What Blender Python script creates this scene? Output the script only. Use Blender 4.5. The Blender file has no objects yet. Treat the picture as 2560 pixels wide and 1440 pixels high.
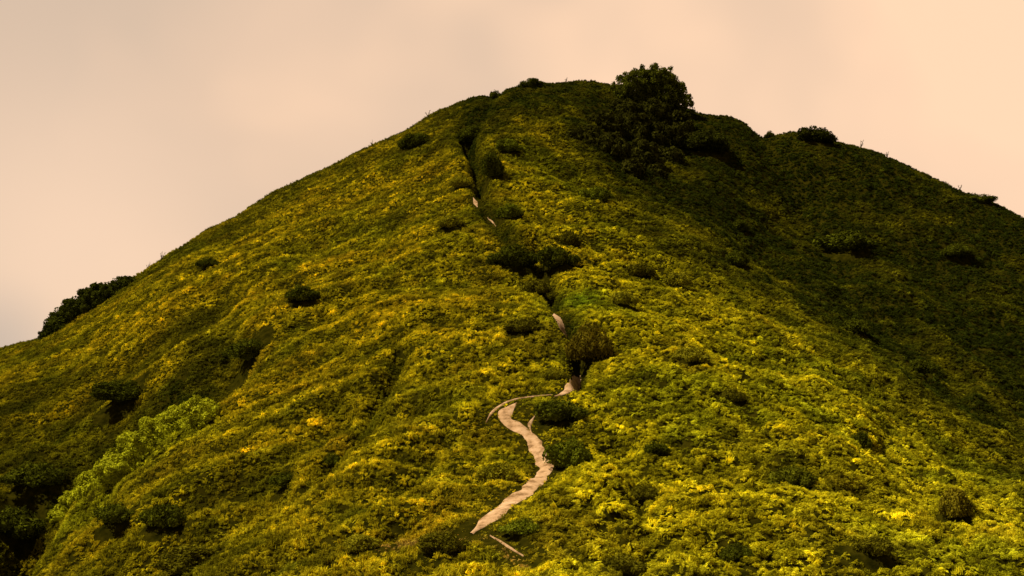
import bpy, math, random, time
import numpy as np
from mathutils import Vector
from mathutils.bvhtree import BVHTree
from mathutils.kdtree import KDTree
T0=time.time()
random.seed(7); RNG=np.random.default_rng(11)
S=bpy.context.scene; COL=S.collection
F=2489.0; HOR=1000.0
S.view_settings.view_transform='Standard'; S.view_settings.look='None'; S.view_settings.exposure=0

# ---------------------------------------------------------------- camera
cd=bpy.data.cameras.new('camera'); cam=bpy.data.objects.new('camera',cd); COL.objects.link(cam)
cd.sensor_width=36; cd.lens=36*F/2560; cd.shift_y=(HOR-720)/2560; cd.clip_start=.5; cd.clip_end=6000
cam.location=(0,0,0); cam.rotation_euler=(math.pi/2,0,0); S.camera=cam

# ---------------------------------------------------------------- numpy noise
def gnoise(x,y,seed=0):
    xi=np.floor(x).astype(np.int64); yi=np.floor(y).astype(np.int64); xf=x-xi; yf=y-yi
    def g(ix,iy):
        h=(ix*374761393+iy*668265263+seed*974634777)&0xffffffff
        h=((h^(h>>13))*1274126177)&0xffffffff; h=(h^(h>>16))&0xffff
        a=h/65536.0*2*np.pi; return np.cos(a),np.sin(a)
    def d(ix,iy,fx,fy):
        a,b=g(ix,iy); return a*fx+b*fy
    u=xf*xf*xf*(xf*(xf*6-15)+10); v=yf*yf*yf*(yf*(yf*6-15)+10)
    a=d(xi,yi,xf,yf); b=d(xi+1,yi,xf-1,yf); c=d(xi,yi+1,xf,yf-1); e=d(xi+1,yi+1,xf-1,yf-1)
    return ((a+(b-a)*u)*(1-v)+(c+(e-c)*u)*v)*1.5
def fbm(x,y,seed=0,o=3):
    r=0;a=1
    for k in range(o): r=r+a*gnoise(x*2**k,y*2**k,seed+k*17); a*=.5
    return r
def billow(x,y):   # cushions of plants with creases between them
    wx=x+.8*gnoise(x/3,y/3,201); wy=y+.8*gnoise(x/3,y/3,202)
    return np.abs(gnoise(wx/2.0,wy/2.3,41))*.8+.6*np.abs(gnoise(wx/.9,wy/1.05,43))
def polydist(px,py,pts):
    best=np.full(np.shape(px),1e9)
    for (ax,ay),(bx,by) in zip(pts[:-1],pts[1:]):
        dx,dy=bx-ax,by-ay; t=np.clip(((px-ax)*dx+(py-ay)*dy)/(dx*dx+dy*dy+1e-9),0,1)
        best=np.minimum(best,np.hypot(px-ax-t*dx,py-ay-t*dy))
    return best
def sig(x): return 1/(1+np.exp(-np.clip(x,-30,30)))

# ---------------------------------------------------------------- relief of the hill
SKY=[(-900,1350),(-400,1085),(0,878),(60,858),(100,846),(200,785),(320,705),(400,655),(500,592),(600,535),(700,477),(800,428),(900,378),(1000,335),(1100,280),(1180,247),(1240,236),(1300,220),(1340,211),(1420,207),(1520,213),(1600,236),(1680,262),(1740,284),(1850,302),(1920,326),(2000,338),(2090,354),(2200,387),(2300,432),(2400,478),(2480,508),(2560,556),(2900,735),(3460,1010)]
sx=np.array([p[0] for p in SKY],float); sy=np.array([p[1] for p in SKY],float)
_q=np.arange(-1000,3561,5.0); _s=np.interp(_q,sx,sy); k=np.exp(-np.linspace(-2,2,11)**2); k/=k.sum()
_s2=np.convolve(np.pad(_s,5,mode='edge'),k,'valid')
def sky(px): return np.interp(px,_q,_s2)
DP=[(1250,1440,35),(1380,1165,48),(1350,1000,61),(1400,800,83),(1250,590,106),(1190,420,130),(1350,205,168),(1250,1600,30),
(0,1440,62),(400,1440,50),(800,1440,41),(0,1150,88),(400,1080,76),(800,1000,68),(0,880,130),(220,760,138),(400,800,108),(600,545,146),(800,620,120),(1000,335,160),(900,750,93),(0,1600,52),(-300,1150,100),(-300,1500,64),
(1700,1440,34),(2100,1440,35),(2560,1440,39),(1750,1150,50),(2100,1150,53),(2560,1290,52),(1750,850,78),(2100,1020,68),(1500,560,112),
(2560,1120,92),(2560,900,118),(2560,570,150),(2250,850,112),(2200,390,163),(2000,345,166),(1900,640,132),(1740,300,168),(1600,450,143),(2560,1600,33),(1900,1600,30),(2860,1400,48),(2860,1000,112),(1750,640,112)]
P=np.array(DP,float); X=P[:,:2]/1000; L=np.log(P[:,2]); n=len(P)
def U(r2): return np.where(r2>1e-12,.5*r2*np.log(r2+1e-12),0)
K=U(((X[:,None]-X[None])**2).sum(-1))+np.eye(n)*.004
A=np.zeros((n+3,n+3)); A[:n,:n]=K; A[:n,n]=1; A[:n,n+1:]=X; A[n,:n]=1; A[n+1:,:n]=X.T
w=np.linalg.solve(A,np.concatenate([L,np.zeros(3)]))
def depth0(px,py):
    qx=np.clip(px,-300,2860)/1000; pc=np.clip(py,0,1600); qy=pc/1000
    r=w[n]+w[n+1]*qx+w[n+2]*qy
    for i in range(n): r=r+w[i]*U((qx-X[i,0])**2+(qy-X[i,1])**2)
    d=np.exp(r)
    return np.where(py>1600,d*600/np.maximum(py-1000,1),d)

PATHS=[[(1178,1335),(1200,1316),(1235,1288),(1300,1240),(1352,1195),(1366,1165),(1345,1130),(1325,1092),(1300,1068),(1262,1052),(1262,1030),(1292,1008)],
       [(1385,992),(1412,982),(1438,966),(1450,940)],
       [(1215,1058),(1232,1028),(1275,1002),(1330,992),(1385,987)],
       [(1330,1085),(1322,1062),(1342,1035)],
       [(1412,838),(1402,812),(1386,785)],
       [(1240,566),(1218,542)],
       [(1194,518),(1183,494)],
       [(1225,1340),(1262,1362),(1310,1392)]]
PW=[.45,.34,.12,.15,.44,.07,.30,.06]
HID=[[(1450,940),(1448,890),(1412,835)],[(1386,785),(1388,740),(1370,690),(1340,640),(1275,600)],[(1275,600),(1240,566),(1205,533)],[(1186,490),(1198,470),(1190,420),(1170,370),(1190,320),(1215,270),(1240,236)]]
TRACE=[(940,1405),(1010,1368),(1090,1350),(1170,1335),(1240,1350),(1310,1398)]
def allpath(px,py): return np.minimum.reduce([polydist(px,py,p) for p in PATHS])
def hidpath(px,py): return np.minimum.reduce([polydist(px,py,p) for p in HID])
GUL=[(960,520),(760,690),(580,870),(340,1010),(150,1180),(0,1380),(-200,1560)]
CRE=[(1000,900),(890,1060),(810,1160),(690,1230)]
FLD=[[(860,1010),(640,1180),(430,1300)],[(560,760),(330,900),(120,1060)],[(1080,1130),(960,1260),(800,1380)]]
G=[([(1165,340),(1185,400),(1200,475)],3.2,17),([(1215,535),(1240,560),(1280,605)],1.3,14),([(1340,620),(1375,690),(1386,770)],1.6,18),([(1425,850),(1448,890),(1452,935)],1.6,20),
(GUL[2:],4.0,48),(CRE,1.5,24),(FLD[0],1.3,30),(FLD[1],2.0,34),(FLD[2],.7,24),
([(1900,330),(2000,520),(2150,760),(2400,960)],1.8,40),([(700,1190),(520,1330),(300,1440)],1.5,38),([(2200,1100),(2330,1230),(2420,1400)],1.0,30),([(1500,1000),(1600,1180),(1620,1400)],.6,40),([(80,1440),(150,1340),(260,1250)],2.4,40),([(1190,320),(1215,270),(1240,236)],.9,14),([(40,1440),(20,1330),(60,1240)],3.5,60)]
NC=560; NR=470
cx=np.linspace(-900,3460,NC); sr=np.linspace(0,1,NR)
PXg,SR=np.meshgrid(cx,sr); SK=sky(PXg)
PYg=np.where(SR<.12,2400+(1620-2400)*(SR/.12),1620+(SK-1620)*((SR-.12).clip(0)/.88)**.92)
PYg=np.maximum(PYg,SK)
D=depth0(PXg,PYg)+5*np.exp(-(PYg-SK)/14)
Xw=D*(PXg-1280)/F; Zw=D*(HOR-PYg)/F
PD=allpath(PXg,PYg)
def relief(x,y,px,py,skf,pf):
    r=1.5*fbm(x/22,y/22,3,2)*np.clip(skf/170,0,1)
    left=sig((1150-px)/120)
    r=r+(.7-.25*left)*fbm(x/6.5,y/6.5,9,2)*(.35+.65*np.clip(skf/90,0,1))*pf
    u=x*.35-y*.94; v=x*.94+y*.35
    r=r+left*.7*fbm(u/3.4,v/18,21,2)*np.clip(skf/400,0,1)
    r=r+(.34+.42*(1-left))*billow(x,y)*pf*(.5+.5*np.clip(skf/60,0,1))
    return r
skf=PYg-SK; pf=np.clip((PD*D/F-.5)/1.6,.04,1)
Zw=Zw+relief(Xw,D,PXg,PYg,skf,pf)
for pts,dp,wd in G: Zw=Zw-dp*np.exp(-(polydist(PXg,PYg,pts)/wd)**2)
Zw=Zw-.2*np.exp(-(PD*D/F/.7)**2)
tb=np.concatenate([np.linspace(.5,16,16),np.geomspace(20,2500,26)])
rows_x=[Xw];rows_y=[D];rows_z=[Zw]
x0,y0,z0=Xw[-1],D[-1],Zw[-1]; g0=np.clip(z0/y0,-.2,.4)
for t in tb:
    tt=min(t,16); z=z0+g0*tt-tt*tt/36
    if t>16: z=z+(g0-16/18)*(t-16)
    z=np.maximum(z,-70-8*gnoise(cx/300,np.full(NC,t/300),5))
    y=y0+t; rows_x.append((x0*(y/y0))[None]); rows_y.append(y[None]); rows_z.append((z+.5*gnoise(x0/6,y/6,9))[None])
GX=np.vstack(rows_x);GY=np.vstack(rows_y);GZ=np.vstack(rows_z); NRT=GX.shape[0]
V=np.stack([GX,GY,GZ],-1).reshape(-1,3)
i,j=np.meshgrid(np.arange(NRT-1),np.arange(NC-1),indexing='ij'); a=(i*NC+j).ravel()
FA=np.stack([a,a+1,a+NC+1,a+NC],-1)
def npmesh(name,V,Fc,smooth=False):
    m=bpy.data.meshes.new(name); m.from_pydata([tuple(map(float,v)) for v in V],[],[tuple(map(int,f)) for f in Fc])
    if smooth: m.polygons.foreach_set('use_smooth',[True]*len(m.polygons))
    m.update(); return m

# ---------------------------------------------------------------- materials
def newmat(name):
    m=bpy.data.materials.new(name); m.use_nodes=True; nt=m.node_tree; nt.nodes.clear(); return m,nt
def nd(nt,t,**k):
    x=nt.nodes.new(t)
    for a,b in k.items(): setattr(x,a,b)
    return x
def leafmat(name,src,trans=.3,nscale=1.2):
    m,nt=newmat(name); out=nd(nt,'ShaderNodeOutputMaterial')
    if src=='tint':
        c=nd(nt,'ShaderNodeAttribute',attribute_type='INSTANCER',attribute_name='tint'); cs=c.outputs['Color']
    else:
        c=nd(nt,'ShaderNodeObjectInfo'); cs=c.outputs['Color']
    geo=nd(nt,'ShaderNodeNewGeometry')
    nz=nd(nt,'ShaderNodeTexNoise'); nz.inputs['Scale'].default_value=nscale; nz.inputs['Detail'].default_value=3
    nt.links.new(geo.outputs['Position'],nz.inputs['Vector'])
    mr=nd(nt,'ShaderNodeMapRange'); mr.inputs[1].default_value=.3; mr.inputs[2].default_value=.7; mr.inputs[3].default_value=.5; mr.inputs[4].default_value=1.5
    nt.links.new(nz.outputs['Fac'],mr.inputs[0])
    isl=nd(nt,'ShaderNodeMapRange'); isl.inputs[3].default_value=.5; isl.inputs[4].default_value=1.45
    nt.links.new(geo.outputs['Random Per Island'],isl.inputs[0])
    mm=nd(nt,'ShaderNodeMath',operation='MULTIPLY'); nt.links.new(mr.outputs[0],mm.inputs[0]); nt.links.new(isl.outputs[0],mm.inputs[1])
    vm=nd(nt,'ShaderNodeVectorMath',operation='SCALE'); nt.links.new(cs,vm.inputs[0]); nt.links.new(mm.outputs[0],vm.inputs['Scale'])
    p=nd(nt,'ShaderNodeBsdfDiffuse'); p.inputs['Roughness'].default_value=.3
    nt.links.new(vm.outputs[0],p.inputs['Color'])
    tr=nd(nt,'ShaderNodeBsdfTranslucent'); nt.links.new(vm.outputs[0],tr.inputs['Color'])
    mx=nd(nt,'ShaderNodeMixShader'); mx.inputs[0].default_value=trans
    nt.links.new(p.outputs[0],mx.inputs[1]); nt.links.new(tr.outputs[0],mx.inputs[2]); nt.links.new(mx.outputs[0],out.inputs[0]); return m
def noisemat(name,c1,c2,c3,scale,bump=.3,bs=20):
    m,nt=newmat(name); out=nd(nt,'ShaderNodeOutputMaterial'); geo=nd(nt,'ShaderNodeNewGeometry')
    nz=nd(nt,'ShaderNodeTexNoise'); nz.inputs['Scale'].default_value=scale; nz.inputs['Detail'].default_value=6; nz.inputs['Roughness'].default_value=.65; nt.links.new(geo.outputs['Position'],nz.inputs['Vector'])
    r=nd(nt,'ShaderNodeValToRGB'); e=r.color_ramp.elements; e[0].position=.36;e[0].color=(*c1,1);e[1].position=.66;e[1].color=(*c3,1); x=e.new(.5); x.color=(*c2,1)
    nt.links.new(nz.outputs['Fac'],r.inputs[0])
    n2=nd(nt,'ShaderNodeTexNoise'); n2.inputs['Scale'].default_value=bs; n2.inputs['Detail'].default_value=5; nt.links.new(geo.outputs['Position'],n2.inputs['Vector'])
    b=nd(nt,'ShaderNodeBump'); b.inputs['Strength'].default_value=bump; b.inputs['Distance'].default_value=.08; nt.links.new(n2.outputs['Fac'],b.inputs['Height'])
    p=nd(nt,'ShaderNodeBsdfDiffuse'); p.inputs['Roughness'].default_value=.4
    nt.links.new(r.outputs[0],p.inputs['Color']); nt.links.new(b.outputs[0],p.inputs['Normal']); nt.links.new(p.outputs[0],out.inputs[0]); return m
M_cover=leafmat('cover_leaves','tint',.28,.9); M_bush=leafmat('shrub_leaves','obj',.15,1.1)
M_soil=noisemat('soil',(.016,.016,.001),(.034,.03,.002),(.06,.05,.003),1.6)
M_path=noisemat('trodden_earth',(.30,.17,.075),(.64,.40,.21),(.80,.54,.32),1.7,.5,8)
M_bark=noisemat('bark',(.02,.013,.007),(.045,.03,.016),(.08,.055,.03),6,.6,30)
M_dry=noisemat('dry_stem',(.05,.04,.015),(.09,.065,.02),(.14,.1,.04),4)

tm=npmesh('hill',V,FA,True); hill=bpy.data.objects.new('hill',tm); COL.objects.link(hill); tm.materials.append(M_soil)
hill['kind']='structure'; hill['label']='steep green hill with a rounded summit and a long left shoulder'; hill['category']='hill'
bvh=BVHTree.FromPolygons([Vector(v) for v in V],FA.tolist())
def hit(px,py):
    for k in range(60):
        d=Vector(((px-1280)/F,1,(HOR-py-k*-2)/F)); r=bvh.ray_cast(Vector((0,0,0)),d.normalized(),900)
        if r[0] is not None: return r[0]
        d=Vector(((px-1280)/F,1,(HOR-py-k*2)/F)); r=bvh.ray_cast(Vector((0,0,0)),d.normalized(),900)
        if r[0] is not None: return r[0]
def ground(x,y):
    r=bvh.ray_cast(Vector((x,y,300)),Vector((0,0,-1)),600); return r[0].z if r[0] is not None else 0
print('terrain',time.time()-T0)

# ---------------------------------------------------------------- footpath
def cr(pts,step=12):
    out=[]; q=[pts[0]]+pts+[pts[-1]]
    for k in range(1,len(q)-2):
        p0,p1,p2,p3=[np.array(v,float) for v in q[k-1:k+3]]; m=max(2,int(np.hypot(*(p2-p1))/step))
        for s in range(m):
            t=s/m; out.append(.5*((2*p1)+(-p0+p2)*t+(2*p0-5*p1+4*p2-p3)*t*t+(-p0+3*p1-3*p2+p3)*t**3))
    out.append(np.array(pts[-1],float)); return out
centre=[]; allv=[];allf=[]
for pi,pts in enumerate(PATHS):
    w3=[hit(*p) for p in cr(pts,5)]; w3=np.array([p[:] for p in w3 if p is not None])[:,:2]
    for _ in range(6): w3[1:-1]=(w3[:-2]+2*w3[1:-1]+w3[2:])/4
    seg=np.hypot(*np.diff(w3,axis=0).T); s=np.concatenate([[0],np.cumsum(seg)]); q=np.arange(0,s[-1],.16)
    c=np.stack([np.interp(q,s,w3[:,0]),np.interp(q,s,w3[:,1])],-1); centre.append(c)
    tg=np.gradient(c,axis=0); tg/=np.linalg.norm(tg,axis=1)[:,None]+1e-9
    for _ in range(4): tg[1:-1]=(tg[:-2]+2*tg[1:-1]+tg[2:])/4
    tg/=np.linalg.norm(tg,axis=1)[:,None]+1e-9; nr=np.stack([-tg[:,1],tg[:,0]],-1)
    wl=PW[pi]*(1+.4*gnoise(q/1.9,q*0+pi*7.3,3)+.25*gnoise(q/.7,q*0+3.1,4)); wr=PW[pi]*(1+.4*gnoise(q/1.7,q*0+pi*5.1,8)+.25*gnoise(q/.7,q*0+9.7,5))
    if pi==0: wl*=1+.35*np.exp(-q/4); wr*=1+.35*np.exp(-q/4)
    taper=np.clip(np.minimum(q,s[-1]-q)/1.2,.2,1); wl*=taper; wr*=taper
    vs=[];fs=[]; us=np.linspace(-1,1,9)
    for k in range(len(c)):
        for u in us:
            off=u*(wr[k] if u>0 else wl[k]); x=c[k,0]+nr[k,0]*off; y=c[k,1]+nr[k,1]*off
            vs.append((x,y,ground(x,y)+.05-.085*abs(u)**3))
    for k in range(len(c)-1):
        for u in range(8): b=k*9+u; fs.append((b,b+1,b+10,b+9))
    o=len(allv); allv+=vs; allf+=[tuple(t+o for t in f) for f in fs]
pm=npmesh('footpath',allv,allf,True); pm.materials.append(M_path); po=bpy.data.objects.new('footpath',pm); COL.objects.link(po)
po['kind']='structure'; po['label']='pale winding dirt footpath climbing the spur'; po['category']='footpath'
CP=np.vstack(centre); CW=np.concatenate([np.full(len(c),PW[k]) for k,c in enumerate(centre)])
kd=KDTree(len(CP)); [kd.insert((p[0],p[1],0),k) for k,p in enumerate(CP)]; kd.balance()

# ---------------------------------------------------------------- plant shapes
def fern(nf,L0,seed):
    r=random.Random(seed); vs=[];fs=[]
    for f in range(nf):
        az=r.uniform(0,2*math.pi); L=L0*r.uniform(.6,1.15); el=r.uniform(.35,1.2); ox,oy=r.uniform(-.15,.15),r.uniform(-.15,.15)
        d=Vector((math.cos(az),math.sin(az),0)); s=Vector((-d.y,d.x,0)); N=6; p=Vector((ox,oy,0)); e=el
        for k in range(N):
            st=L/N; dirv=d*math.cos(e)+Vector((0,0,1))*math.sin(e); p=p+dirv*st; e-=.3
            t=(k+1)/N; wl=.2*L0/.6*math.sin(math.pi*min(1,.25+.72*t))*r.uniform(.8,1.1)
            if k<1: continue
            for sg in (-1,1):
                tip=p+s*sg*wl+dirv*wl*.45-Vector((0,0,wl*r.uniform(.0,.45))); b=len(vs)
                vs+= [p[:],(p+dirv*st*.85)[:],tip[:]]; fs.append((b,b+1,b+2))
    return vs,fs
def grass(nb,L0,seed):
    r=random.Random(seed); vs=[];fs=[]
    for f in range(nb):
        az=r.uniform(0,2*math.pi); L=L0*r.uniform(.5,1.2); d=Vector((math.cos(az),math.sin(az),0)); s=Vector((-d.y,d.x,0))*r.uniform(.02,.034)*L0/.5
        o=Vector((r.gauss(0,.12),r.gauss(0,.12),0)); ln=r.uniform(.1,.9); b=len(vs)
        p1=o+Vector((0,0,L*.55))+d*L*.25*ln; p2=o+Vector((0,0,L*(.95-.35*ln)))+d*L*.8*ln
        vs+=[(o-s)[:],(o+s)[:],(p1+s)[:],(p1-s)[:],p2[:]]; fs+=[(b,b+1,b+2,b+3),(b+3,b+2,b+4)]
    return vs,fs
def ico():
    t=(1+5**.5)/2; v=np.array([(-1,t,0),(1,t,0),(-1,-t,0),(1,-t,0),(0,-1,t),(0,1,t),(0,-1,-t),(0,1,-t),(t,0,-1),(t,0,1),(-t,0,-1),(-t,0,1)]); v=v/np.linalg.norm(v[0])
    return v,[(0,11,5),(0,5,1),(0,1,7),(0,7,10),(0,10,11),(1,5,9),(5,11,4),(11,10,2),(10,7,6),(7,1,8),(3,9,4),(3,4,2),(3,2,6),(3,6,8),(3,8,9),(4,9,5),(2,4,11),(6,2,10),(8,6,7),(9,8,1)]
ICV,ICF=ico()
def leafcloud(nl,lobes,ls,seed,inner=.55,asp=.5,cut=True,core=.0,jit=.55):
    g=np.random.default_rng(seed); lob=np.array(lobes,float); wts=lob[:,3]**2; wts/=wts.sum()
    k=g.choice(len(lob),nl,p=wts); d=g.normal(size=(nl,3)); d[:,2]=d[:,2]*.9+.25; d/=np.linalg.norm(d,axis=1)[:,None]
    rad=1-(1-inner)*g.random(nl)**1.8; rad*=1+.13*np.sin(d[:,0]*7+k)*np.cos(d[:,1]*6+d[:,2]*5)
    c=lob[k,:3]+d*(lob[k,3]*rad)[:,None]
    if cut: ok=c[:,2]>-.05; c=c[ok]; d=d[ok]
    m=len(c)
    nn=d+g.normal(size=(m,3))*jit; nn/=np.linalg.norm(nn,axis=1)[:,None]
    t=np.cross(nn,g.normal(size=(m,3))); t/=np.linalg.norm(t,axis=1)[:,None]+1e-9; b=np.cross(nn,t)
    s=(ls*g.uniform(.6,1.4,m))[:,None]
    V4=np.stack([c-t*s,c-b*s*asp-nn*s*.15,c+t*s,c+b*s*asp-nn*s*.15],1).reshape(-1,3); fi=[tuple(q) for q in np.arange(m*4).reshape(-1,4)]
    if core>0:
        vv=[V4]; o=len(V4)
        for l in lob: vv.append(l[:3]+ICV*l[3]*core); fi+=[tuple(t_+o for t_ in f) for f in ICF]; o+=12
        V4=np.vstack(vv)
    return V4,fi
def lobes(seed,nlo,R=1.0,flat=.6,r0=.35,r1=.6):
    r=random.Random(seed); out=[(0,0,.25*flat,.62)]
    for k in range(nlo):
        a=r.uniform(0,6.283); q=R*math.sqrt(r.random())*.68; out.append((q*math.cos(a),q*math.sin(a),flat*(1-q*q)*r.uniform(.3,.75),r.uniform(r0,r1)*(1-.3*q)))
    return out
def mound(mains,seed,sub=12,f=.34):      # big rounded masses carrying smaller tufts
    r=random.Random(seed); out=[]
    for (x,y,z,R) in mains:
        out.append((x,y,z,R*.86))
        for k in range(sub):
            d=Vector((r.gauss(0,1),r.gauss(0,1),r.gauss(0,1)+.3)).normalized()*R*(1-f*.75); out.append((x+d.x,y+d.y,z+d.z,R*f*r.uniform(.75,1.15)))
    return out
def addproto(nm,coll,vf):
    me=npmesh(nm,vf[0],vf[1]); me.materials.append(M_cover); o=bpy.data.objects.new(nm,me); coll.objects.link(o)
cf=bpy.data.collections.new('fern_kinds'); cg=bpy.data.collections.new('grass_kinds'); cs_=bpy.data.collections.new('scrub_kinds')
for k in range(4): addproto('fern_clump',cf,fern(13,.62,k))
for k in range(3): addproto('grass_clump',cg,grass(34,.5,k+20))
for k in range(5): addproto('scrub_clump',cs_,leafcloud(240,[(x*.6,y*.6,z*.6,q*.6) for x,y,z,q in lobes(k+40,7,flat=.75,r0=.26,r1=.48)],.085,k+3,.5,.5))

# ---------------------------------------------------------------- list of shrubs
DK=(.085,.094,.005); DB=(.14,.125,.006); OL=(.26,.235,.01); GN=(.16,.18,.008)
B=[
(1765,385,130,64,(.055,.06,.005),'sl','dark shrub hugging the right foot of the large domed shrub'),
(2035,354,104,46,(.05,.055,.005),'sl','squat dark shrub humped on the right skyline'),
(1924,338,24,22,DK,'sl','tiny dark shrub on the skyline left of the squat humped shrub'),
(1240,242,34,28,DK,'sl','little black knob of shrub at the left end of the summit crest'),
(1330,218,60,26,DK,'sl','small ragged dark shrub on the flat summit crest'),
(1035,372,90,42,DK,'sl','low dark shrub below the left skyline near the summit'),
(1180,360,90,42,DK,'sl','wide dark shrub above the shaded groove of the path'),
(1228,445,66,70,DK,'sl','dark shrub overhanging the right side of the narrow path groove'),
(1150,470,56,38,OL,'sl','olive shrub on the left lip of the path groove'),
(1270,382,66,38,GN,'sl','small green shrub on the slope below the summit crest'),
(1285,674,124,64,DK,'sl','broad dark shrub left of the path midway up'),
(1390,672,110,60,DK,'sl','broad dark shrub right of the path midway up'),
(1420,612,76,40,DB,'sl','brown tinged shrub above the broad midway shrubs'),
(1335,734,90,42,DB,'sl','brownish shrub just below the pair of midway shrubs'),
(1128,570,80,34,OL,'sl','flat olive shrub left of the upper bare path stretch'),
(1275,548,70,42,GN,'sl','green shrub right of the upper bare path stretch'),
(1475,905,130,105,(.20,.155,.009),'sl','tall brownish shrub beside the short bare path stretch'),
(1310,836,100,42,DB,'sl','brown shrub left of the short bare path stretch'),
(1385,950,60,38,OL,'sl','small rounded shrub left of the path bend under the tall brownish shrub'),
(1400,1056,136,62,(.10,.11,.006),'sl','dark shrub filling the inside of the path loop'),
(1422,1172,120,88,GN,'sl','full green shrub right of the path curve'),
(1245,1205,100,54,OL,'sl','olive shrub left of the path curve'),
(755,756,94,44,DK,'sl','lone dark shrub in the middle of the left flank'),
(625,908,130,58,DK,'sl','dark shrub at the head of the left gully'),
(520,672,60,30,DK,'sl','thin dark shrub high on the left flank near the skyline'),
(300,1020,150,58,DK,'sl','dark shrub above the bright green thicket'),
(90,1240,150,66,DK,'sl','dark shrub left of the bright green thicket'),
(40,1370,150,86,DK,'sl','black shaded shrub in the lower left corner'),
(285,1320,110,52,(.11,.12,.006),'sl','dark shrub below the foot of the bright green thicket'),
(410,1325,110,62,(.11,.12,.006),'sl','dark shrub right of the one at the thicket foot'),
(470,1440,200,66,DB,'sl','wide dark shrub on the bottom edge at left'),
(715,1218,90,40,DK,'sl','small dark shrub in the middle of the lower left slope'),
(830,1168,60,40,DK,'sl','small dark shrub in the crease of the left slope'),
(1100,1384,130,56,DB,'sl','brown shrub left of the bottom end of the path'),
(1300,1340,100,44,GN,'sl','low green shrub right of the bottom end of the path'),
(1560,1440,110,54,DB,'sl','brown shrub on the bottom edge right of the path'),
(1980,1218,124,62,(.12,.125,.006),'sl','dark round shrub alone in the lower right ferns'),
(2150,1118,58,48,DK,'sl','small upright dark shrub above the dark round shrub'),
(2385,1304,100,80,(.19,.155,.008),'sl','tall brown shrub near the lower right edge'),
(1640,1134,76,40,DK,'sl','small dark shrub in the bright ferns right of the path curve'),
(1610,1254,90,48,DB,'sl','brown shrub in the lower ferns right of the path'),
(1725,909,90,44,OL,'sl','olive shrub in the middle of the bright spur'),
(1830,1004,70,38,DB,'sl','small brown shrub lower down the bright spur'),
(1560,764,70,38,OL,'sl','olive shrub on the bright spur right of the green grass patch'),
(2110,634,140,58,DK,'sl','largest dark shrub on the shaded right flank'),
(2135,834,80,40,DK,'sl','small dark shrub low on the shaded right flank'),
(1840,669,80,40,DK,'sl','dark shrub at the inner edge of the shaded right flank'),
(1850,579,56,32,DK,'sl','tiny dark shrub above the inner edge of the shaded flank'),
(2390,644,84,38,DK,'sl','dark shrub far right on the shaded flank below the skyline'),
(2300,934,88,40,DK,'sl','dark shrub at the bottom of the shaded right flank'),
(2450,508,80,24,DK,'sl','low dark shrub on the skyline near the right edge'),
(1600,694,74,38,DB,'sl','brown shrub where the bright spur meets the shade'),
(1490,499,84,42,GN,'sl','green shrub just below the large domed shrub'),
(1690,714,80,40,OL,'sl','olive shrub on the shaded edge of the bright spur'),
(900,1374,110,46,OL,'sl','olive shrub low on the slope near the bottom edge'),
(2190,1394,110,52,DB,'sl','brown shrub at bottom right in the ferns'),
(1840,1404,90,44,DK,'sl','dark shrub at the bottom in the right ferns'),
]
BB=[]
for (px,py,wp,hp,colr,gk,lab) in B:
    p=hit(px,py); wm=wp*p.y/F; hm=hp*p.y/F; by=p.y+wm*.2; bx=p.x*by/p.y; BB.append((bx,by,max(ground(bx,by),p.z),wm,hm))
BX=np.array([b[:2] for b in BB]); BR=np.array([b[3]*.46 for b in BB])

# ---------------------------------------------------------------- colour and density of the cover
def mixc(a,b,t): return a*(1-t[:,None])+b*t[:,None]
C_gold=np.array([.64,.515,.013]); C_lime=np.array([.68,.61,.014]); C_olive=np.array([.28,.25,.009]); C_dark=np.array([.044,.060,.005]); C_green=np.array([.27,.33,.011]); C_brown=np.array([.32,.21,.012])  # C_dark: dark green scrub tone that also stands in for shade
TH=[(505,1035),(400,1095),(290,1175),(190,1250),(150,1285)]
def painted_shade(px,py):  # shade of right flank, summit, gullies and grooves, painted into plant colour
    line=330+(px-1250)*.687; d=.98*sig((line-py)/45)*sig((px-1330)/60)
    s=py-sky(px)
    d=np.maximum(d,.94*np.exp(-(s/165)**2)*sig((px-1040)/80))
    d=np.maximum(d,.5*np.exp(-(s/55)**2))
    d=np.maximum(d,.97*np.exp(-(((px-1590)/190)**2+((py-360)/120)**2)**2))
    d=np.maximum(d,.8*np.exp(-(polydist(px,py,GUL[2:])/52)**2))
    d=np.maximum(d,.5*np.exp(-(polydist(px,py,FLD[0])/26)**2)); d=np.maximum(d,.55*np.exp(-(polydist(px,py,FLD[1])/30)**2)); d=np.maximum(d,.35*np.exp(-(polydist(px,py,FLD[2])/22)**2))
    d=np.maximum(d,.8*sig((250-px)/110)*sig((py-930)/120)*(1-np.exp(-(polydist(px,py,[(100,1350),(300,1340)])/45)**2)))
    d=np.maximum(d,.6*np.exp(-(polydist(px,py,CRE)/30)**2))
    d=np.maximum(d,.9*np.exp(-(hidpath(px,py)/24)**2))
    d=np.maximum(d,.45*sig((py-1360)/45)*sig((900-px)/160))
    return d
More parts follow.
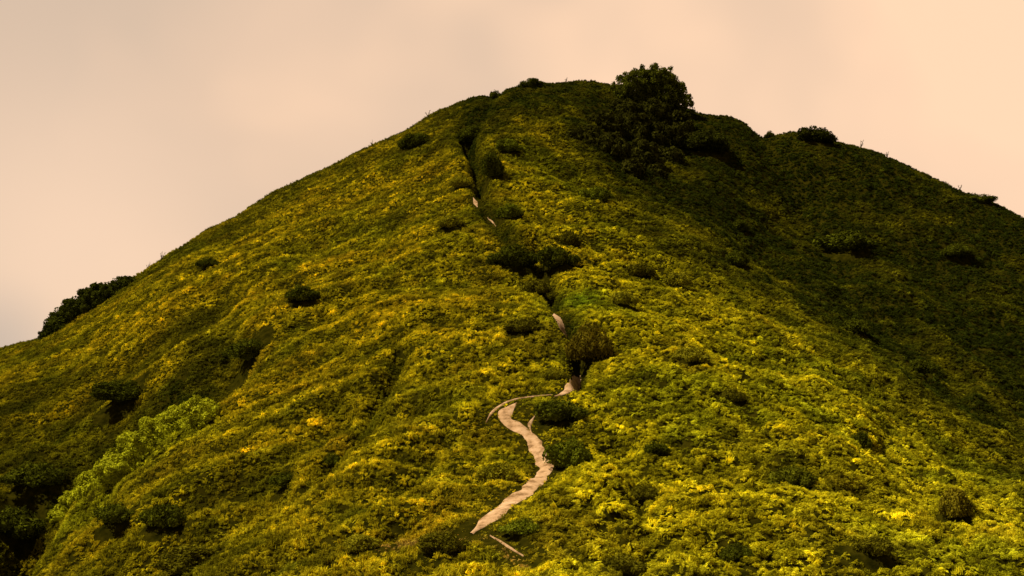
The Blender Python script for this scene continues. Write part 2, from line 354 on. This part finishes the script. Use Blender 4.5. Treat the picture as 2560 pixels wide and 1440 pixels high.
def tint(px,py,x,y,bright):
    d=painted_shade(px,py); rt=sig((px-1330)/90)
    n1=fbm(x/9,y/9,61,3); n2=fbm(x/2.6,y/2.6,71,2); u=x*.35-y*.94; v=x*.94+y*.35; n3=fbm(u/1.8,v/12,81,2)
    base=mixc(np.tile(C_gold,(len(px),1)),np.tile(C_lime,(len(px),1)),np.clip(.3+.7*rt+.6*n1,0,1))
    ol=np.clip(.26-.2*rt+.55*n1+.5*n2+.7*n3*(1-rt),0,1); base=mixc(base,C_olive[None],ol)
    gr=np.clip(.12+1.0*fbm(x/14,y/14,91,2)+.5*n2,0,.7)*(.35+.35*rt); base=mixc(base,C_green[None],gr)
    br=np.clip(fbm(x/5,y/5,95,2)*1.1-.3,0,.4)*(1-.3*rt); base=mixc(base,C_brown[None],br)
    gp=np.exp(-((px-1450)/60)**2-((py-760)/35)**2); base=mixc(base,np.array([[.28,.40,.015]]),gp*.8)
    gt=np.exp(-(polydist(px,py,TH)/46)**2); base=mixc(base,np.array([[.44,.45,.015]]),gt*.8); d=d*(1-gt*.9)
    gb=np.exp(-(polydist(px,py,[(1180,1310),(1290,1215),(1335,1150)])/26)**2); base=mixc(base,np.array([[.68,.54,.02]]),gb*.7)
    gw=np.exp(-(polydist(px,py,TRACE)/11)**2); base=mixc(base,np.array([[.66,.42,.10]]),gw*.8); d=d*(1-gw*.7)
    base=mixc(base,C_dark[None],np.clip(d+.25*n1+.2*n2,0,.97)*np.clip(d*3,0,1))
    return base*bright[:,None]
rows=NR+14
A0=V.reshape(NRT,NC,3)
p00=A0[:rows-1,:-1]; p10=A0[:rows-1,1:]; p01=A0[1:rows,:-1]; p11=A0[1:rows,1:]
area=np.linalg.norm(np.cross(p10-p00,p01-p00),axis=-1)
PXr=np.vstack([PXg]+[cx[None]]*(len(tb))); PYr=np.vstack([PYg]+[sky(cx)[None]]*len(tb))
pxc=PXr[:rows-1,:-1]; pyc=PYr[:rows-1,:-1]; yc=p00[...,1]
inside=(pxc>-220)&(pxc<2780)&(pyc<1620)
def scatter(dens):
    lam=np.where(inside,area*dens,0); cnt=RNG.poisson(lam); idx=np.repeat(np.arange(cnt.size),cnt.ravel()); N=len(idx)
    u=RNG.random(N)[:,None]; v=RNG.random(N)[:,None]; r=lambda a:a.reshape(-1,3)[idx]
    p=(r(p00)*(1-u)+r(p10)*u)*(1-v)+(r(p01)*(1-u)+r(p11)*u)*v
    return p,pxc.ravel()[idx],pyc.ravel()[idx]
def cover(name,coll,dens,scl,bright,label,cat,nk,clear,tilt=.3,hz=1.0,shrink=0.,gap=.1):
    p,px,py=scatter(dens)
    dd=np.array([ (lambda r:(r[2]-CW[r[1]]))(kd.find((q[0],q[1],0))) for q in p])
    inb=np.zeros(len(p),bool)
    for k in range(len(BX)): inb|=((p[:,0]-BX[k,0])**2+(p[:,1]-BX[k,1])**2)<BR[k]**2
    bl=billow(p[:,0],p[:,1]); lf=sig((1150-px)/120)
    keep=(dd>clear+.12*gnoise(p[:,0]/.5,p[:,1]/.5,77))&~inb&(RNG.random(len(p))<np.clip((bl-.03)/.22,gap+.25*lf,1)); p,px,py,dd,bl,lf=p[keep],px[keep],py[keep],dd[keep],bl[keep],lf[keep]; N=len(p)
    cl=fbm(p[:,0]/2.2,p[:,1]/2.2,55,2); far=np.clip((p[:,1]-40)/120,0,1)
    s=scl*RNG.uniform(.6,1.4,N)*(1+.3*cl)*(1+.3*far)*np.clip(.38+dd/1.6,.28,1)*(1-shrink*lf)
    s*=1-.45*np.exp(-(polydist(px,py,TRACE)/14)**2)
    br=bright*RNG.uniform(.65,1.35,N)*np.clip(.66+.9*bl,.58,1.3)  # painted shading: clump colour darker in creases, lighter on cushion tops
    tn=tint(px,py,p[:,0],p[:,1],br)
    me=bpy.data.meshes.new(name); me.vertices.add(N); me.vertices.foreach_set('co',p.ravel())
    sc=np.stack([s,s,s*hz*RNG.uniform(.8,1.25,N)],-1); ro=np.stack([RNG.normal(0,tilt,N),RNG.normal(0,tilt,N),RNG.uniform(0,6.283,N)],-1)
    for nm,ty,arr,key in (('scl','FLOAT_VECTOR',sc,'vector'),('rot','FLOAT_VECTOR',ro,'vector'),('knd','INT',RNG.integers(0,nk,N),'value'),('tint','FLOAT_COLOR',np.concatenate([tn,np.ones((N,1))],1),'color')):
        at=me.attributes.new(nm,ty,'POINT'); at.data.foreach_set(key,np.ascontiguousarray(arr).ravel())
    o=bpy.data.objects.new(name,me); COL.objects.link(o)
    ng=bpy.data.node_groups.new(name,'GeometryNodeTree'); ng.interface.new_socket('Geometry',in_out='INPUT',socket_type='NodeSocketGeometry'); ng.interface.new_socket('Geometry',in_out='OUTPUT',socket_type='NodeSocketGeometry')
    gi=ng.nodes.new('NodeGroupInput'); go=ng.nodes.new('NodeGroupOutput'); ip=ng.nodes.new('GeometryNodeInstanceOnPoints'); ci=ng.nodes.new('GeometryNodeCollectionInfo')
    ci.inputs['Collection'].default_value=coll; ci.inputs['Separate Children'].default_value=True; ci.inputs['Reset Children'].default_value=True; ip.inputs['Pick Instance'].default_value=True
    def na(nm,ty):
        q=ng.nodes.new('GeometryNodeInputNamedAttribute'); q.data_type=ty; q.inputs['Name'].default_value=nm; return [s for s in q.outputs if s.enabled and s.name=='Attribute'][0]
    e=ng.nodes.new('FunctionNodeEulerToRotation'); ng.links.new(na('rot','FLOAT_VECTOR'),e.inputs[0]); ng.links.new(e.outputs[0],ip.inputs['Rotation'])
    ng.links.new(na('scl','FLOAT_VECTOR'),ip.inputs['Scale']); ng.links.new(na('knd','INT'),ip.inputs['Instance Index'])
    ng.links.new(gi.outputs[0],ip.inputs['Points']); ng.links.new(ci.outputs[0],ip.inputs['Instance']); ng.links.new(ip.outputs[0],go.inputs[0])
    md=o.modifiers.new('cover','NODES'); md.node_group=ng
    o['kind']='stuff'; o['label']=label; o['category']=cat; print(name,N,time.time()-T0)
near=np.clip((170-yc)/130,.0,1)
rt=sig((pxc-1330)/90); dk=painted_shade(pxc,pyc); cn=fbm(p00[...,0]/3.4,p00[...,1]/3.4,47,2)
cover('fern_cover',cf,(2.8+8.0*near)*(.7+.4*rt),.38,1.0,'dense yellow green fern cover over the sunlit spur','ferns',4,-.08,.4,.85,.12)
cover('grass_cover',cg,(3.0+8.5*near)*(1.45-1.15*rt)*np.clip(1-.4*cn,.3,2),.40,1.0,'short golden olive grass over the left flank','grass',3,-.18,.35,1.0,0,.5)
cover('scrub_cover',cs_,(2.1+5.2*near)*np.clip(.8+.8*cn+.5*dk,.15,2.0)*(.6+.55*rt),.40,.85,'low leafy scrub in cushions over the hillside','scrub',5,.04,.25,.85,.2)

# ---------------------------------------------------------------- shrubs and trees as things
def tube(pts,rad,sides=6):
    vs=[];fs=[]; pts=[Vector(p) for p in pts]
    for k,p in enumerate(pts):
        d=(pts[min(k+1,len(pts)-1)]-pts[max(k-1,0)]).normalized(); a=d.cross(Vector((.3,.9,.1))).normalized(); b=d.cross(a)
        for s in range(sides): an=s*2*math.pi/sides; vs.append((p+(a*math.cos(an)+b*math.sin(an))*rad[k])[:])
    for k in range(len(pts)-1):
        for s in range(sides): q=k*sides+s; q2=k*sides+(s+1)%sides; fs.append((q,q2,q2+sides,q+sides))
    return vs,fs
def merge(parts):
    V_=[];F_=[]
    for v,f in parts: o=len(V_); V_+=list(map(tuple,v)); F_+=[tuple(int(t)+o for t in q) for q in f]
    return V_,F_
def stems(seed,h=.6,n=7,r=.03,spread=.55):
    q=random.Random(seed); ps=[]
    for k in range(n):
        a=q.uniform(0,6.28); l=q.uniform(.3,spread); ps.append(tube([(0,0,-.25),(l*.35*math.cos(a),l*.35*math.sin(a),h*.4),(l*math.cos(a),l*math.sin(a),h*q.uniform(.7,1))],[r,r*.7,r*.3],5))
    return merge(ps)
BP=[]
for k in range(8):
    lo=lobes(k+100,18,R=1.2,flat=.78,r0=.15,r1=.36); f=npmesh('foliage',*leafcloud(3600,lo,.06,k+70,.6,.5,True,.66,.7)); f.materials.append(M_bush)
    st=npmesh('stems',*stems(k)); st.materials.append(M_bark); BP.append((f,st))
def link(name,me,parent=None,color=None):
    o=bpy.data.objects.new(name,me); COL.objects.link(o); o.parent=parent
    if color is not None: o.color=(*color,1)
    return o
for idx,(px,py,wp,hp,colr,gk,lab) in enumerate(B):
    bx,by,bz,wm,hm=BB[idx]
    root=bpy.data.objects.new('shrub',None); COL.objects.link(root); root.empty_display_size=.3
    root.location=(bx,by,bz-hm*.05); root['label']=lab; root['category']='shrub'; root['group']='shrubs dotted over the hillside'
    f,s=BP[idx%8]; root.rotation_euler=(0,0,random.uniform(-.5,.5)+math.pi*(idx%2)); root.scale=(wm*.6,wm*.5,hm*1.02); fa=random.uniform(.85,1.2)
    link('foliage',f,root,[c*fa for c in colr]); link('stems',s,root)
def thicket(mains_px,nl,ls,colr,name,label,seed,sink=.35,sub=14,f=.34,back=.3):
    pts=[(hit(x,y),R) for x,y,R in mains_px]; c=sum([p for p,_ in pts],Vector())/len(pts); root=bpy.data.objects.new(name,None); COL.objects.link(root); root.location=c
    r=random.Random(seed); mains=[]
    for p,R in pts:
        Rm=R*p.y/F; q=p-c; mains.append((q.x,q.y+Rm*back,q.z-Rm*sink,Rm))
    fo=npmesh('foliage',*leafcloud(nl,mound(mains,seed,sub,f),ls,seed,.85,.5,False,.85,.45)); fo.materials.append(M_bush); link('foliage',fo,root,colr)
    for p,R in pts:
        o=p-c; sm=npmesh('stem',*tube([(o.x,o.y,o.z-.8),(o.x+r.uniform(-.2,.2),o.y+.2,o.z-.1),(o.x+r.uniform(-.5,.5),o.y+.3,o.z+.35)],[.1,.07,.03],6)); sm.materials.append(M_bark); link('stem',sm,root)
    root['label']=label; root['category']='shrub'
thicket([(118,842,28),(145,822,48),(180,800,62),(220,778,68),(258,755,62),(292,732,48),(322,712,26)],28000,.19,(.06,.07,.006),'skyline_thicket','long dark rounded thicket on the far left skyline',5,.12,24,.18)
thicket([(505,1045,58),(460,1068,70),(410,1098,74),(350,1140,72),(295,1180,64),(240,1220,54),(190,1258,42),(150,1290,30)],38000,.12,(.46,.47,.016),'bright_thicket','bright green broadleaf thicket on the lower left slope',6,0.05,26,.2,.1)
# the broad dome below the summit tree, spreading down the slope from the crest
thicket([(1560,285,52),(1630,290,56),(1690,315,50),(1510,320,56),(1580,335,66),(1655,350,62),(1720,360,44),(1475,350,44),(1530,378,56),(1600,395,58),(1670,400,46),(1580,425,38),(1640,435,32),(1440,345,28)],52000,.26,(.055,.054,.006),'domed_thicket','large domed brownish dark thicket on the slope below the summit tree',8,.2,20,.24,.15)

def tree():
    p=hit(1625,262); k=p.y/F; root=bpy.data.objects.new('summit_tree',None); COL.objects.link(root); root.location=p-Vector((0,0,.4))
    root['label']='wide spreading dark tree standing on the summit against the sky'; root['category']='tree'
    r=random.Random(3)
    mains=[(-56,50,36),(-24,62,36),(12,66,38),(44,56,36),(68,34,32),(84,6,22),(-68,30,24),(0,30,40),(40,20,40),(-40,25,32),(72,-12,22)]
    ml=[(x*k,r.uniform(-1.2,1.2),z*k,R*k) for x,z,R in mains]
    lo=mound(ml,4,22,.26)+[(x*k,r.uniform(-.8,.8),z*k,R*k) for x,z,R in [(-94,48,8),(-90,60,7),(-20,100,7),(14,105,7),(50,93,8),(106,-8,8),(100,26,8),(-78,72,8)]]
    f=npmesh('crown',*leafcloud(30000,lo,.18,12,.5,.5,False,.5,.8)); f.materials.append(M_bush); link('crown',f,root,(.125,.135,.010))
    t=npmesh('trunk',*tube([(0,0,-.5),(.15,0,1.2),(.3,.1,2.4)],[.42,.33,.26],8)); t.materials.append(M_bark); to=link('trunk',t,root)
    for x,z,q in mains:
        e=Vector((x*k,r.uniform(-1,1),z*k)); m_=Vector((.3,.1,2.0)).lerp(e,.5)+Vector((r.uniform(-.3,.3),0,-.3))
        l=npmesh('limb',*tube([(.25,.05,1.7),m_[:],e[:]],[.17,.1,.03],6)); l.materials.append(M_bark); link('limb',l,to)
tree()
def stalk(seed):
    r=random.Random(seed); ps=[]
    for k in range(4):
        l=r.uniform(.5,1); a=r.uniform(-.35,.35); ps.append(tube([(0,0,-.1),(a*.3*l,0,.5*l),(a*l,.05,l)],[.035,.025,.012],4))
        for q in range(5):
            t=r.uniform(.45,1); ps.append(tube([(a*l*t,0,l*t),(a*l*t+r.uniform(-.16,.16),r.uniform(-.1,.1),l*t+.12)],[.02,.008],3))
    m=npmesh('dry_stalk',*merge(ps)); m.materials.append(M_dry); return m
for k,(px,h,lab) in enumerate([(1070,16,'dry stalk leaning on the upper left skyline'),(370,14,'dry stalk on the skyline right of the long dark thicket'),(405,18,'tallest dry stalk on the lower left skyline'),(2152,18,'dry stalk on the right skyline below the squat humped shrub'),(2218,15,'dry stalk on the right skyline, second below the humped shrub'),(1415,12,'short dry stalk on the flat summit crest'),(2400,14,'dry stalk on the right skyline before the edge shrub'),(930,12,'short dry stalk midway up the left skyline')]):
    p=hit(px,float(sky(px))+2); o=link('dry_stalk',stalk(k)); sc=(h+6)*p.y/F; o.location=p; o.scale=(sc,sc,sc); o['label']=lab; o['category']='plant'; o['group']='dry stalks along the skyline'

# ---------------------------------------------------------------- light
sv=Vector((-.53,-.03,.83)).normalized(); el=math.asin(sv.z); az=math.atan2(sv.x,sv.y)
ld=bpy.data.lights.new('sun','SUN'); ld.energy=5; ld.angle=math.radians(.6); ld.color=(1,.88,.66); lo=bpy.data.objects.new('sun',ld); COL.objects.link(lo); lo.rotation_euler=sv.to_track_quat('Z','Y').to_euler(); lo.location=sv*300
W=bpy.data.worlds.new('World'); S.world=W; W.use_nodes=True; nt=W.node_tree; nt.nodes.clear()
out=nd(nt,'ShaderNodeOutputWorld'); bg=nd(nt,'ShaderNodeBackground'); bg.inputs['Strength'].default_value=.1
st=nd(nt,'ShaderNodeTexSky',sky_type='NISHITA'); st.sun_disc=False; st.sun_elevation=el; st.sun_rotation=az
tc=nd(nt,'ShaderNodeTexCoord'); mp=nd(nt,'ShaderNodeMapping'); mp.inputs['Location'].default_value=(3.1,1.7,.4); mp.inputs['Scale'].default_value=(1,1,1.2); nt.links.new(tc.outputs['Generated'],mp.inputs[0])
nz=nd(nt,'ShaderNodeTexNoise'); nz.inputs['Scale'].default_value=3.0; nz.inputs['Detail'].default_value=3; nz.inputs['Roughness'].default_value=.4; nz.inputs['Distortion'].default_value=.2; nt.links.new(mp.outputs[0],nz.inputs['Vector'])
sep=nd(nt,'ShaderNodeSeparateXYZ'); nt.links.new(tc.outputs['Generated'],sep.inputs[0])
m1=nd(nt,'ShaderNodeMath',operation='MULTIPLY_ADD'); m1.inputs[1].default_value=.26; nt.links.new(sep.outputs[0],m1.inputs[0]); nt.links.new(nz.outputs['Fac'],m1.inputs[2])
rp=nd(nt,'ShaderNodeValToRGB'); e=rp.color_ramp.elements; e[0].position=.36; e[0].color=(7.2,5.35,3.9,1); e[1].position=.68; e[1].color=(10.9,7.3,4.8,1); x=e.new(.52); x.color=(8.3,5.9,4.15,1)
nt.links.new(m1.outputs[0],rp.inputs[0])
def spot(prev,px,py,rad,amt,col):     # broad patches of cloud of their own colour
    gd=Vector(((px-1280)/F,1,(HOR-py)/F)).normalized()
    dn=nd(nt,'ShaderNodeVectorMath',operation='DISTANCE'); nt.links.new(tc.outputs['Generated'],dn.inputs[0]); dn.inputs[1].default_value=gd[:]
    dm=nd(nt,'ShaderNodeMapRange',interpolation_type='SMOOTHSTEP'); dm.inputs[1].default_value=.0; dm.inputs[2].default_value=rad; dm.inputs[3].default_value=amt; dm.inputs[4].default_value=0; nt.links.new(dn.outputs['Value'],dm.inputs[0])
    gm=nd(nt,'ShaderNodeMix',data_type='RGBA'); nt.links.new(dm.outputs[0],gm.inputs[0]); nt.links.new(prev,gm.inputs[6]); gm.inputs[7].default_value=(*col,1); return gm.outputs[2]
c_=spot(rp.outputs[0],150,600,.22,.85,(9.8,6.9,4.8)); c_=spot(c_,-20,870,.08,.7,(5.4,4.5,3.8))
mu=nd(nt,'ShaderNodeMapRange',interpolation_type='SMOOTHSTEP'); mu.inputs[1].default_value=.42; mu.inputs[2].default_value=.75; mu.inputs[3].default_value=1; mu.inputs[4].default_value=.2; nt.links.new(sep.outputs[2],mu.inputs[0])
mb=nd(nt,'ShaderNodeMapRange',interpolation_type='SMOOTHSTEP'); mb.inputs[1].default_value=-.3; mb.inputs[2].default_value=.6; mb.inputs[3].default_value=.2; mb.inputs[4].default_value=1; nt.links.new(sep.outputs[1],mb.inputs[0])
m3=nd(nt,'ShaderNodeMath',operation='MULTIPLY'); nt.links.new(mu.outputs[0],m3.inputs[0]); nt.links.new(mb.outputs[0],m3.inputs[1])  # unseen sky overhead and behind the camera dimmed to cut ambient light
vs_=nd(nt,'ShaderNodeVectorMath',operation='SCALE'); nt.links.new(c_,vs_.inputs[0]); nt.links.new(m3.outputs[0],vs_.inputs['Scale'])
mx=nd(nt,'ShaderNodeMix',data_type='RGBA'); mx.inputs[0].default_value=.96; nt.links.new(st.outputs[0],mx.inputs[6]); nt.links.new(vs_.outputs[0],mx.inputs[7])
nt.links.new(mx.outputs[2],bg.inputs[0]); nt.links.new(bg.outputs[0],out.inputs[0])
print('done',time.time()-T0)
